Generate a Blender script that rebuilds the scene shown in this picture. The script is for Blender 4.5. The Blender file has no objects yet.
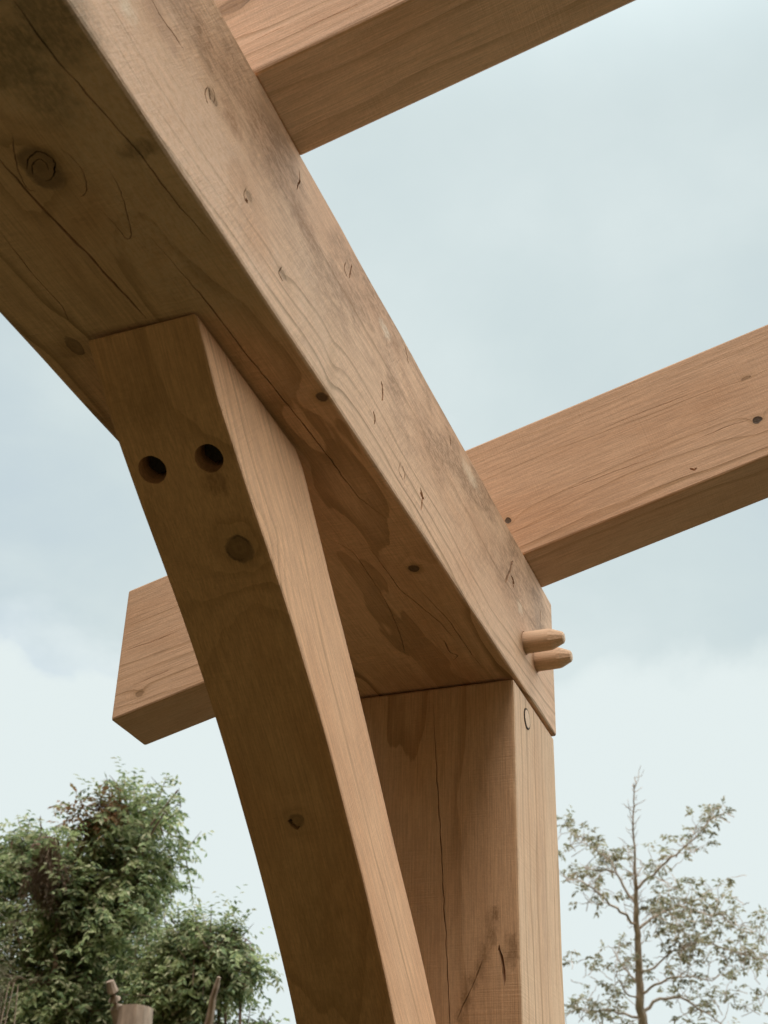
import bpy, bmesh, math, random
import numpy as np
from mathutils import Vector, Matrix, noise as mnoise

S = bpy.context.scene
COL = S.collection
rad = math.radians

# ------------------------------------------------------------------ camera
IW, IH = 768, 1024
CAM = Vector((0.5592, -2.1258, -1.0042)); YAW, PITCH, ROLL, FPX = 0.3640, 0.5447, 0.0288, 1396.9
fwd = Vector((-math.sin(YAW) * math.cos(PITCH), math.cos(YAW) * math.cos(PITCH), math.sin(PITCH)))
rgt = Vector((math.cos(YAW), math.sin(YAW), 0)); upv = rgt.cross(fwd)
c_, s_ = math.cos(ROLL), math.sin(ROLL)
RGT = c_ * rgt + s_ * upv; UPV = -s_ * rgt + c_ * upv; FWD = fwd
cam = bpy.data.cameras.new('camera'); cam.sensor_fit = 'VERTICAL'; cam.sensor_height = 36; cam.sensor_width = 27
cam.lens = FPX / IH * 36; cam.clip_start = 0.05; cam.clip_end = 3000
cam.dof.use_dof = True; cam.dof.focus_distance = 2.25; cam.dof.aperture_fstop = 12.5
co = bpy.data.objects.new('camera', cam); COL.objects.link(co)
co.matrix_world = Matrix(((RGT.x, UPV.x, -FWD.x, CAM.x), (RGT.y, UPV.y, -FWD.y, CAM.y), (RGT.z, UPV.z, -FWD.z, CAM.z), (0, 0, 0, 1)))
S.camera = co

# ------------------------------------------------------------------ sky and sun
SUN_DIR = Vector((0.06, -0.50, 0.85)).normalized()
el = math.asin(SUN_DIR.z); az = math.atan2(SUN_DIR.x, SUN_DIR.y)
W = bpy.data.worlds.new('World'); S.world = W; W.use_nodes = True
nt = W.node_tree; nt.nodes.clear()


class N:
    """small helper around one node tree"""
    def __init__(s, nt): s.nt = nt
    def new(s, t, **k):
        n = s.nt.nodes.new(t)
        for a, v in k.items(): setattr(n, a, v)
        return n
    def put(s, sock, v):
        if v is None: return
        if isinstance(v, bpy.types.NodeSocket): s.nt.links.new(v, sock)
        else: sock.default_value = v
    def m(s, op, a, b=None, c=None, clamp=False):
        n = s.new('ShaderNodeMath', operation=op, use_clamp=clamp)
        for i, v in enumerate((a, b, c)): s.put(n.inputs[i], v)
        return n.outputs[0]
    def v(s, op, a, b=None, out=0):
        n = s.new('ShaderNodeVectorMath', operation=op); s.put(n.inputs[0], a)
        if op == 'SCALE': s.put(n.inputs['Scale'], b)
        elif b is not None: s.put(n.inputs[1], b)
        return n.outputs['Value'] if op in ('DOT_PRODUCT', 'LENGTH', 'DISTANCE') else n.outputs[0]
    def xyz(s, x, y, z):
        n = s.new('ShaderNodeCombineXYZ')
        for i, v in enumerate((x, y, z)): s.put(n.inputs[i], v)
        return n.outputs[0]
    def noise(s, vec, scale, detail=3, rough=0.5, dist=0.0):
        n = s.new('ShaderNodeTexNoise'); s.put(n.inputs['Vector'], vec); s.put(n.inputs['Scale'], scale)
        n.inputs['Detail'].default_value = detail; n.inputs['Roughness'].default_value = rough; n.inputs['Distortion'].default_value = dist
        return n.outputs[0]
    def step(s, x, a, b, lo=0.0, hi=1.0):
        n = s.new('ShaderNodeMapRange', interpolation_type='SMOOTHSTEP'); s.put(n.inputs[0], x)
        n.inputs[1].default_value, n.inputs[2].default_value, n.inputs[3].default_value, n.inputs[4].default_value = a, b, lo, hi
        return n.outputs[0]
    def mix(s, f, a, b, mode='MIX'):
        n = s.new('ShaderNodeMix', data_type='RGBA', blend_type=mode); s.put(n.inputs[0], f)
        for i, v in ((6, a), (7, b)):
            s.put(n.inputs[i], v if isinstance(v, bpy.types.NodeSocket) else (*v, 1.0))
        return n.outputs[2]


n = N(nt)
tc = n.new('ShaderNodeTexCoord'); D = tc.outputs['Generated']
sk = n.new('ShaderNodeTexSky', sky_type='NISHITA'); sk.sun_disc = False
sk.sun_elevation = el; sk.sun_rotation = az
sk.air_density = 1.0; sk.dust_density = 2.0; sk.ozone_density = 1.0
sep = n.new('ShaderNodeSeparateXYZ'); nt.links.new(D, sep.inputs[0])
zc = n.m('MAXIMUM', sep.outputs[2], 0.04)
zs = n.m('ADD', zc, 0.25)
P = n.xyz(n.m('DIVIDE', sep.outputs[0], zs), n.m('DIVIDE', sep.outputs[1], zs), 0.0)
dirn = n.v('NORMALIZE', D)
n1 = n.noise(n.v('ADD', P, (3.1, 1.7, 0.0)), 1.3, 6, 0.52, 0.3)
n2 = n.noise(n.v('ADD', P, (7.4, 2.2, 3.0)), 3.4, 6, 0.55, 0.2)
# pale veil with bluer breaks towards -X, white cumulus low down
west = n.step(sep.outputs[0], -0.40, -0.66)
cover = n.m('ADD', n.m('MULTIPLY', n1, 0.75), n.m('MULTIPLY', n2, 0.36))
veil = n.step(n.m('SUBTRACT', cover, n.m('MULTIPLY', west, 0.22)), 0.28, 0.55, 0.80, 1.0)
edge = n.m('ADD', sep.outputs[2], n.m('MULTIPLY', n.m('SUBTRACT', n.noise(n.v('ADD', dirn, (2.3, 0.4, 1.1)), 7.0, 6, 0.55, 0.2), 0.5), 0.22))
puff = n.m('MAXIMUM', n.step(edge, 0.435, 0.375), n.step(cover, 0.50, 0.70, 0.0, 0.55))
cloud = n.mix(puff, (6.25, 7.25, 7.40), (7.75, 8.60, 8.60))
sky = n.mix(n.m('MAXIMUM', veil, puff), n.v('SCALE', sk.outputs[0], 2.0), cloud)
# overcast, brighter overhead; unseen +X glow and low -Y gloom added to shape light
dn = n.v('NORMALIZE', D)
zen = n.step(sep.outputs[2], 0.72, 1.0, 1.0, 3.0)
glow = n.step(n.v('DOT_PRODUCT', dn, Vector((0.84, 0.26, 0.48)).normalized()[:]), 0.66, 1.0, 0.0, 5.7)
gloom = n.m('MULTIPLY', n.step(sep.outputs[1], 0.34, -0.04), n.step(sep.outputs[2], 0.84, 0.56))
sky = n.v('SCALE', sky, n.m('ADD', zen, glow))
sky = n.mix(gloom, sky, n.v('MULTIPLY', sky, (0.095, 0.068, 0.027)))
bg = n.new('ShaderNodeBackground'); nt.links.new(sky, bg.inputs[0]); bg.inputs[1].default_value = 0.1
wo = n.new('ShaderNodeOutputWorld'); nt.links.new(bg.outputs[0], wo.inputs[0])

sun = bpy.data.lights.new('sun', 'SUN'); sun.energy = 2.45; sun.angle = rad(30); sun.color = (1.0, 0.93, 0.84)
so = bpy.data.objects.new('sun', sun); COL.objects.link(so)
so.rotation_euler = SUN_DIR.to_track_quat('Z', 'Y').to_euler(); so.location = (6, -4, 9)

S.view_settings.view_transform = 'Standard'; S.view_settings.look = 'None'
S.view_settings.exposure = 0.0; S.view_settings.gamma = 1.0; S.view_settings.use_curve_mapping = False
S.cycles.max_bounces = 8; S.cycles.diffuse_bounces = 5
S.cycles.use_denoising = True
GROUND_Z = -2.62


# ------------------------------------------------------------------ helpers
def ray(px, py):
    return (RGT * ((px - IW / 2) / FPX) + UPV * ((IH / 2 - py) / FPX) + FWD)
def on_plane(px, py, axis, val):
    d = ray(px, py); t = (val - CAM[axis]) / d[axis]; return CAM + d * t
def at(px, py, dist):
    return CAM + ray(px, py) * dist
def tag(o, label=None, cat=None, group=None, kind=None):
    if label: o['label'] = label
    if cat: o['category'] = cat
    if group: o['group'] = group
    if kind: o['kind'] = kind
    return o
def link(name, me, mats, parent=None, loc=None):
    o = bpy.data.objects.new(name, me); COL.objects.link(o)
    for m_ in (mats if isinstance(mats, (list, tuple)) else [mats]): me.materials.append(m_)
    if loc is not None:
        me.transform(Matrix.Translation(-Vector(loc))); o.location = loc
    if parent:
        o.parent = parent; o.location = Vector(o.location) - Vector(parent.location)
    return o
def from_bm(name, bm):
    bmesh.ops.recalc_face_normals(bm, faces=bm.faces); me = bpy.data.meshes.new(name); bm.to_mesh(me); bm.free(); return me


# ------------------------------------------------------------------ timber material
def timber(name, g, a, pith, ring=0.006, light=(0.62, 0.368, 0.226), dark=(0.40, 0.24, 0.125), knots=(), stains=(), saw=None,
           weather=None, wob=0.012, seed=0.0, ringc=0.5, rough=0.0):
    """g: grain direction, a: one cross direction (object space); knots: (pos, normal, radius, elongation, darkness)"""
    m = bpy.data.materials.new(name); m.use_nodes = True; nt = m.node_tree; nt.nodes.clear(); n = N(nt)
    g = Vector(g).normalized(); a = Vector(a); a = (a - g * a.dot(g)).normalized(); b = g.cross(a)
    tc = n.new('ShaderNodeTexCoord'); P = tc.outputs['Object']
    G = n.v('DOT_PRODUCT', P, tuple(g)); A = n.v('DOT_PRODUCT', P, tuple(a)); B = n.v('DOT_PRODUCT', P, tuple(b))
    Q = n.xyz(n.m('ADD', G, seed * 3.7), n.m('ADD', A, seed * 1.3), n.m('ADD', B, seed * 2.1))
    slow = n.v('MULTIPLY', Q, (1.1, 5.0, 5.0))
    w1 = n.noise(slow, 1.0, 3, 0.45); w2 = n.noise(n.v('ADD', slow, (9.0, 4.0, 1.0)), 1.0, 3, 0.45)
    fine = n.noise(n.v('MULTIPLY', Q, (6.0, 40.0, 40.0)), 1.0, 2, 0.5)
    AA = n.m('ADD', n.m('SUBTRACT', A, pith[0]), n.m('MULTIPLY', n.m('SUBTRACT', w1, 0.5), wob * 6))
    BB = n.m('ADD', n.m('SUBTRACT', B, pith[1]), n.m('MULTIPLY', n.m('SUBTRACT', w2, 0.5), wob * 6))
    r = n.m('SQRT', n.m('ADD', n.m('MULTIPLY', AA, AA), n.m('MULTIPLY', BB, BB)))
    r = n.m('ADD', r, n.m('MULTIPLY', n.m('SUBTRACT', fine, 0.5), ring * 0.5))
    kmask = []
    wobk = n.noise(Q, 55.0, 4, 0.65); wobl = n.noise(n.v('ADD', Q, (5.0, 2.0, 8.0)), 17.0, 2, 0.5); wobm = n.noise(Q, 190.0, 3, 0.6)
    for (kp, kn, kr, ke, kd) in knots:
        kn = Vector(kn).normalized(); t = kn.cross(g).normalized()
        d = n.v('SUBTRACT', P, tuple(kp))
        q = n.v('LENGTH', n.xyz(n.m('DIVIDE', n.v('DOT_PRODUCT', d, tuple(g)), kr * ke), n.m('DIVIDE', n.v('DOT_PRODUCT', d, tuple(t)), kr), n.m('DIVIDE', n.v('DOT_PRODUCT', d, tuple(kn)), 0.06)))
        wk1 = n.noise(n.v('ADD', d, (kr * 31, seed, kr * 17)), 0.85 / kr, 4, 0.65); wk2 = n.noise(n.v('ADD', d, (seed, kr * 53, 2.0)), 0.35 / kr, 1, 0.5)
        q = n.m('ADD', q, n.m('ADD', n.m('MULTIPLY', n.m('SUBTRACT', wk1, 0.5), 0.7), n.m('MULTIPLY', n.m('SUBTRACT', wk2, 0.5), 0.9)))
        inf = n.m('DIVIDE', 1.0, n.m('ADD', 1.0, n.m('POWER', n.m('MULTIPLY', q, 0.42), 2.6)))
        r = n.m('ADD', r, n.m('MULTIPLY', inf, kr * 2.6))
        kmask.append((q, kd))
    ph = n.m('DIVIDE', r, ring)
    fr = n.m('FRACT', ph)
    late = n.m('MULTIPLY', n.step(fr, 0.40, 0.94), n.step(fr, 1.0, 0.955))
    wn = n.new('ShaderNodeTexWhiteNoise', noise_dimensions='1D'); nt.links.new(n.m('FLOOR', ph), wn.inputs['W'])
    late = n.m('MULTIPLY', late, n.m('ADD', 0.16, n.m('MULTIPLY', n.m('POWER', wn.outputs[0], 3.0), 1.25)))
    late = n.m('MULTIPLY', late, n.step(n.noise(n.v('MULTIPLY', Q, (3, 9, 9)), 1.0, 2, 0.5), 0.25, 0.7, 0.45, 1.0))
    fib = n.noise(n.v('MULTIPLY', Q, (14.0, 520.0, 520.0)), 1.0, 3, 0.6)
    fib2 = n.noise(n.v('MULTIPLY', Q, (30.0, 160.0, 160.0)), 1.0, 3, 0.6)
    grit = n.noise(Q, 260.0, 3, 0.65)
    blo = n.noise(n.v('MULTIPLY', Q, (2.2, 6.0, 6.0)), 1.0, 4, 0.55)
    col = n.mix(n.m('MULTIPLY', late, ringc), light, dark)
    col = n.mix(n.step(blo, 0.42, 0.72, 0.0, 0.62), col, (light[0] * 0.83, light[1] * 0.71, light[2] * 0.60))
    col = n.mix(n.step(blo, 0.46, 0.25, 0.0, 0.35), col, (light[0] * 1.04, light[1] * 1.06, light[2] * 1.08))
    col = n.v('SCALE', col, n.step(fib, 0.28, 0.72, 0.85, 1.10))
    col = n.v('SCALE', col, n.step(fib2, 0.3, 0.7, 0.95, 1.04))
    col = n.v('SCALE', col, n.step(grit, 0.3, 0.7, 0.95, 1.04))
    hgt = n.m('ADD', n.m('MULTIPLY', fib, 0.55), n.m('MULTIPLY', late, -0.35))
    hgt = n.m('ADD', hgt, n.m('MULTIPLY', grit, 0.3))
    if saw:            # faint bandsaw marks across the grain
        sn, amp = saw
        ws = n.m('MULTIPLY', n.m('SUBTRACT', n.noise(n.v('MULTIPLY', Q, (330.0, 7.0, 7.0)), 1.0, 3, 0.65, 0.0), 0.5), 4.0)
        patch = n.step(n.noise(n.v('MULTIPLY', Q, (9, 7, 7)), 1.0, 3, 0.6), 0.35, 0.65)
        geo = n.new('ShaderNodeNewGeometry')
        ws = n.m('MULTIPLY', ws, patch)
        col = n.v('SCALE', col, n.m('ADD', 1.0, n.m('MULTIPLY', ws, 0.055 * amp)))
        hgt = n.m('ADD', hgt, n.m('MULTIPLY', ws, 0.35 * amp))
    if rough:          # short slanting tear marks of a rough-sawn face
        d1 = (g * 0.55 + b * 0.83 * (1 if b.z > 0 else -1)).normalized(); d2 = g.cross(a).cross(d1) if False else a.cross(d1)
        rv = n.xyz(n.m('MULTIPLY', n.v('DOT_PRODUCT', P, tuple(d1)), 45.0), n.m('MULTIPLY', n.v('DOT_PRODUCT', P, tuple(d2)), 330.0), n.m('MULTIPLY', A, 30.0))
        tr = n.noise(rv, 1.0, 3, 0.6)
        tp_ = n.step(n.noise(n.v('MULTIPLY', Q, (6, 12, 12)), 1.0, 3, 0.6), 0.35, 0.65, 0.3, 1.0)
        trm = n.m('MULTIPLY', n.m('SUBTRACT', tr, 0.5), tp_)
        col = n.v('SCALE', col, n.m('ADD', 1.0, n.m('MULTIPLY', trm, 0.55 * rough)))
        hgt = n.m('ADD', hgt, n.m('MULTIPLY', trm, 2.2 * rough))
    if weather:        # browner, rough-grained band of old surface: (dir, lo, hi, strength)
        wd, lo, hi, st = weather
        band = n.step(n.m('ADD', n.v('DOT_PRODUCT', P, wd), n.m('MULTIPLY', n.m('SUBTRACT', w1, 0.5), 0.12)), lo, hi)
        pat = n.noise(n.v('MULTIPLY', Q, (5.5, 13.0, 13.0)), 1.0, 4, 0.62)
        spk = n.noise(n.v('MULTIPLY', Q, (70.0, 210.0, 210.0)), 1.0, 3, 0.65)
        msk = n.m('MULTIPLY', band, n.step(pat, 0.40, 0.60))
        sp = n.m('MULTIPLY', msk, n.step(spk, 0.38, 0.62, 0.30, 1.0))
        col = n.mix(n.m('MULTIPLY', sp, st), col, (0.225, 0.108, 0.046))
        hgt = n.m('ADD', hgt, n.m('MULTIPLY', n.m('MULTIPLY', msk, spk), 0.9))
    spk2 = n.noise(n.v('MULTIPLY', Q, (90.0, 240.0, 240.0)), 1.0, 4, 0.7)
    for (sp, sr, se, scol, st) in stains:   # soft stains and paler patches with a place of their own
        d = n.v('SUBTRACT', P, tuple(sp))
        dg = n.v('DOT_PRODUCT', d, tuple(g))
        q = n.m('ADD', n.v('LENGTH', n.v('SUBTRACT', d, n.v('SCALE', n.xyz(*g), n.m('MULTIPLY', dg, 1 - 1 / se)))), n.m('MULTIPLY', n.m('SUBTRACT', n.noise(Q, 1.6 / sr, 5, 0.65), 0.5), sr * 2.0))
        col = n.mix(n.m('MULTIPLY', n.m('MULTIPLY', n.step(q, sr * 1.15, sr * (0.25 if st < 0.71 else 0.7)), n.step(spk2, 0.36, 0.60, 0.45 if st < 0.71 else 0.8, 1.1)), st), col, scol)
    for q, kd in kmask:
        rg = n.m('ADD', n.m('SINE', n.m('MULTIPLY', q, 11.0)), n.m('MULTIPLY', n.m('SUBTRACT', wobm, 0.5), 3.5))
        kc = n.mix(n.step(rg, -0.6, 0.9, 0.0, 0.6), (0.30 * (1.1 - kd), 0.16 * (1.1 - kd), 0.07 * (1.1 - kd)), (0.14 * (1.05 - kd), 0.07 * (1.05 - kd), 0.03 * (1.05 - kd)))
        col = n.mix(n.step(q, 2.6, 1.0, 0.0, 0.28), col, (0.34, 0.19, 0.085))
        col = n.mix(n.m('MULTIPLY', n.step(q, 1.15, 0.8), 0.45 + 0.5 * kd), col, kc)
        rim = n.m('MULTIPLY', n.step(q, 0.80, 0.95), n.step(q, 1.16, 1.0))
        col = n.mix(n.m('MULTIPLY', n.m('MULTIPLY', rim, n.step(wobl, 0.38, 0.60, 0.1, 1.0)), 0.45 + 0.5 * kd), col, (0.045, 0.024, 0.012))
        hgt = n.m('SUBTRACT', hgt, n.m('MULTIPLY', n.step(q, 1.1, 0.6), 0.8 * kd))
    bp = n.new('ShaderNodeBump'); bp.inputs['Strength'].default_value = 0.6; bp.inputs['Distance'].default_value = 0.0016
    nt.links.new(hgt, bp.inputs['Height'])
    bs = n.new('ShaderNodeBsdfPrincipled'); nt.links.new(col, bs.inputs['Base Color']); nt.links.new(bp.outputs[0], bs.inputs['Normal'])
    bs.inputs['Roughness'].default_value = 0.72; bs.inputs['Specular IOR Level'].default_value = 0.28
    o = n.new('ShaderNodeOutputMaterial'); nt.links.new(bs.outputs[0], o.inputs[0])
    return m


def plain(name, col, rough=0.8, var=0.25, scale=20.0, stretch=(1, 1, 1)):
    m = bpy.data.materials.new(name); m.use_nodes = True; nt = m.node_tree; nt.nodes.clear(); n = N(nt)
    tc = n.new('ShaderNodeTexCoord')
    q = n.v('MULTIPLY', tc.outputs['Object'], stretch)
    f = n.noise(q, scale, 5, 0.6)
    c = n.v('SCALE', n.xyz(*col), n.step(f, 0.25, 0.75, 1 - var, 1 + var))
    bp = n.new('ShaderNodeBump'); bp.inputs['Strength'].default_value = 0.5; bp.inputs['Distance'].default_value = 0.01; nt.links.new(f, bp.inputs['Height'])
    bs = n.new('ShaderNodeBsdfPrincipled'); nt.links.new(c, bs.inputs['Base Color']); nt.links.new(bp.outputs[0], bs.inputs['Normal'])
    bs.inputs['Roughness'].default_value = rough; bs.inputs['Specular IOR Level'].default_value = 0.25
    o = n.new('ShaderNodeOutputMaterial'); nt.links.new(bs.outputs[0], o.inputs[0]); return m


# ------------------------------------------------------------------ timber geometry
BW, BH, BD = 0.30, 0.2812, 0.287
def extrude_profile(prof, axis, lo, hi, nseg, bev=0.004, jit=0.0008, seed=0, bevel_end=True):
    """prof: closed 2-D outline in the two other axes; extruded along axis in nseg slices, arrises bevelled and slightly uneven"""
    bm = bmesh.new(); n_ = len(prof); rings = []
    for k in range(nseg + 1):
        t = lo + (hi - lo) * k / nseg; row = []
        for (u, v) in prof:
            p = [u, v]; p.insert(axis, t); row.append(bm.verts.new(p))
        rings.append(row)
    for k in range(nseg):
        for i in range(n_):
            j = (i + 1) % n_
            bm.faces.new((rings[k][i], rings[k][j], rings[k + 1][j], rings[k + 1][i]))
    bm.faces.new(rings[0][::-1]); bm.faces.new(rings[-1])
    bmesh.ops.recalc_face_normals(bm, faces=bm.faces)
    for v in bm.verts:
        q = Vector(v.co) * 7.0 + Vector((seed * 3.1, seed, 0))
        v.co += mnoise.noise_vector(q) * jit + mnoise.noise_vector(q * 4) * jit * 0.6
    if bev:
        ed = [e for e in bm.edges if len(e.link_faces) == 2 and e.calc_face_angle(0) > 0.6]
        bmesh.ops.bevel(bm, geom=ed, offset=bev, segments=2, profile=0.5, affect='EDGES', clamp_overlap=True)
    return bm


def groove(bm, pts, nrm, width, depth, seed=0, jit=0.25, step=0.012):
    """V-shaped check cut along a line on a face: appended to the cutter bmesh"""
    rnd = random.Random(seed); nrm = Vector(nrm); P = [Vector(p) for p in pts]; L = [P[0]]
    for a, b in zip(P[:-1], P[1:]):
        k = max(1, int((b - a).length / step))
        k = max(k, int(9 / (len(P) - 1)))
        for i in range(1, k + 1):
            L.append(a.lerp(b, i / k))
    m_ = len(L) - 1; rings = []
    for i, p in enumerate(L):
        d = (L[min(i + 1, m_)] - L[max(i - 1, 0)]).normalized(); s = nrm.cross(d).normalized()
        t = i / m_; prof = min(1.0, 5 * t + 0.15, 5 * (1 - t) + 0.15)
        w = width * prof * rnd.uniform(1 - jit, 1 + jit) * 0.5
        p = p + s * (rnd.uniform(-1, 1) * width * jit + min(0.0020, width * 0.9) * mnoise.noise(p * 55.0) + 0.0006 * mnoise.noise(p * 210.0))
        top = 0.004
        rings.append([bm.verts.new(p + s * w + nrm * top), bm.verts.new(p - s * w + nrm * top),
                      bm.verts.new(p - s * w * 0.9 - nrm * 0.0005), bm.verts.new(p - nrm * depth * prof), bm.verts.new(p + s * w * 0.9 - nrm * 0.0005)])
    for i in range(m_):
        for j in range(5):
            k = (j + 1) % 5
            bm.faces.new((rings[i][j], rings[i][k], rings[i + 1][k], rings[i + 1][j]))
    bm.faces.new(rings[0][::-1]); bm.faces.new(rings[-1])


def tube_cut(bm, c, ax, r, d, out=0.01, seg=32):
    ax = Vector(ax).normalized(); u = ax.orthogonal().normalized(); v = ax.cross(u)
    rr = [r * (1 + 0.035 * mnoise.noise(Vector((math.cos(2 * math.pi * i / seg) * 2 + c.x * 90, math.sin(2 * math.pi * i / seg) * 2, c.z * 70)))) for i in range(seg)]
    A = [bm.verts.new(c + ax * out + (u * math.cos(t) + v * math.sin(t)) * rr[i]) for i, t in enumerate([2 * math.pi * i / seg for i in range(seg)])]
    B = [bm.verts.new(c - ax * d + (u * math.cos(t) + v * math.sin(t)) * rr[i]) for i, t in enumerate([2 * math.pi * i / seg for i in range(seg)])]
    for i in range(seg): bm.faces.new((A[i], A[(i + 1) % seg], B[(i + 1) % seg], B[i]))
    bm.faces.new(A[::-1]); bm.faces.new(B)


def volume(me):
    b = bmesh.new(); b.from_mesh(me); v = abs(b.calc_volume()); b.free(); return v
def carve(me, cutter_bms):
    """cut grooves and holes into a timber mesh, one cutter after another; a cut that would spoil the timber is left out"""
    v0 = volume(me)
    for cb in cutter_bms:
        cm = from_bm('cut', cb); vc = volume(cm)
        done = False
        for try_ in range(3):      # a slightly shifted cut is tried again when the solver fails
            if try_: cm.transform(Matrix.Translation(Vector((0.00037, 0.00041, 0.00029)) * try_))
            o = bpy.data.objects.new('work', me); COL.objects.link(o)
            c = bpy.data.objects.new('cut', cm); COL.objects.link(c)
            md = o.modifiers.new('b', 'BOOLEAN'); md.operation = 'DIFFERENCE'; md.solver = 'EXACT'; md.object = c; md.use_self = try_ == 2
            dg = bpy.context.evaluated_depsgraph_get()
            out = bpy.data.meshes.new_from_object(o.evaluated_get(dg))
            v1 = volume(out) if len(out.polygons) else 0.0
            bpy.data.objects.remove(o); bpy.data.objects.remove(c)
            if v0 * 1.002 > v1 > v0 * 0.998 - 1.5 * vc: me, v0 = out, v1; done = True; break
        if not done: print('cut left out', v0, v1, vc)
    me.materials.clear()
    return me


def cuts(lst):
    r = []
    for k, (pts, nrm, w, d) in enumerate(lst):
        b = bmesh.new(); groove(b, pts, nrm, w, d, seed=k + 5); r.append(b)
    return r


Zn, Xp, Yn = (0, 0, -1), (1, 0, 0), (0, -1, 0)
def uz(*q): return [on_plane(x, y, 2, 0.0) for x, y in q]
def curve(P_, k=5):
    out = []
    for i in range(len(P_) - 1):
        p0 = P_[max(i - 1, 0)]; p1 = P_[i]; p2 = P_[i + 1]; p3 = P_[min(i + 2, len(P_) - 1)]
        for j in range(k):
            t = j / k; out.append(0.5 * ((2 * p1) + (p2 - p0) * t + (2 * p0 - 5 * p1 + 4 * p2 - p3) * t * t + (3 * p1 - p0 - 3 * p2 + p3) * t ** 3))
    return out + [P_[-1]]
def sx(*q, x0=0.0): return [on_plane(x, y, 0, x0) for x, y in q]
def py(*q, y0=0.0): return [on_plane(x, y, 1, y0) for x, y in q]

# ---- the beam (runs along Y)
beam_loc = Vector((-BW / 2, BD, 0))
def rel(p, loc): return tuple(Vector(p) - loc)
bk = [(uz((40, 168))[0], Zn, 0.021, 1.5, 0.5), (uz((73, 345))[0], Zn, 0.008, 2.0, 0.35), (uz((322, 397))[0], Zn, 0.0075, 1.3, 0.8),
      (uz((413, 568))[0], Zn, 0.008, 1.2, 0.8),
      (sx((212, 96))[0], Xp, 0.006, 2.0, 0.25), (sx((283, 274))[0], Xp, 0.005, 2.2, 0.3), (sx((249, 196))[0], Xp, 0.005, 1.9, 0.3)]
bst = [(sx((120, 55))[0], 0.16, 3.0, (0.72, 0.48, 0.345), 0.55), (uz((48, 12))[0], 0.05, 1.6, (0.15, 0.10, 0.05), 0.62), (uz((8, 52))[0], 0.045, 1.3, (0.17, 0.12, 0.06), 0.6), (uz((140, 150))[0], 0.025, 0.6, (0.16, 0.09, 0.04), 0.6),  # first entry: broad paler patch over the near part of the side
       (uz((48, 98))[0], 0.03, 1.5, (0.14, 0.10, 0.05), 0.5),
       (sx((232, 120))[0], 0.020, 1.8, (0.27, 0.118, 0.045), 0.6), (sx((305, 225))[0], 0.022, 3.0, (0.27, 0.118, 0.045), 0.5), (sx((345, 290))[0], 0.020, 3.0, (0.27, 0.118, 0.045), 0.55),
       (sx((395, 345))[0], 0.016, 2.6, (0.27, 0.118, 0.045), 0.5), (sx((537, 618))[0], 0.022, 1.5, (0.30, 0.17, 0.10), 0.5), (sx((160, 22))[0], 0.022, 2.4, (0.36, 0.20, 0.12), 0.5), (sx((125, 4))[0], 0.016, 1.6, (0.74, 0.58, 0.43), 0.6), (sx((470, 475))[0], 0.018, 3.0, (0.70, 0.53, 0.38), 0.5), (sx((520, 608))[0], 0.016, 1.5, (0.72, 0.55, 0.40), 0.5), (sx((385, 330))[0], 0.012, 2.5, (0.72, 0.56, 0.42), 0.5), (sx((512, 575))[0], 0.018, 1.5, (0.30, 0.17, 0.09), 0.45)]
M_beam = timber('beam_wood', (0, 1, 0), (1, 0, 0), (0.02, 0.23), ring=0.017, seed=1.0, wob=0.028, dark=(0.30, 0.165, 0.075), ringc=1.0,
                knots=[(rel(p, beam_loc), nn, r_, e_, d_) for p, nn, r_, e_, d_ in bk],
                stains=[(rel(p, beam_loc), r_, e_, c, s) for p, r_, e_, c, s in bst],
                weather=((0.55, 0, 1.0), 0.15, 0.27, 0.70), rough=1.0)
prof = [(-BW, 0), (0, 0), (0, BH), (-BW, BH)]          # x, z
bm = extrude_profile(prof, 1, -3.3, BD, 60, bev=0.0045, jit=0.0008, seed=2)
me = from_bm('timber_beam', bm)
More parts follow.
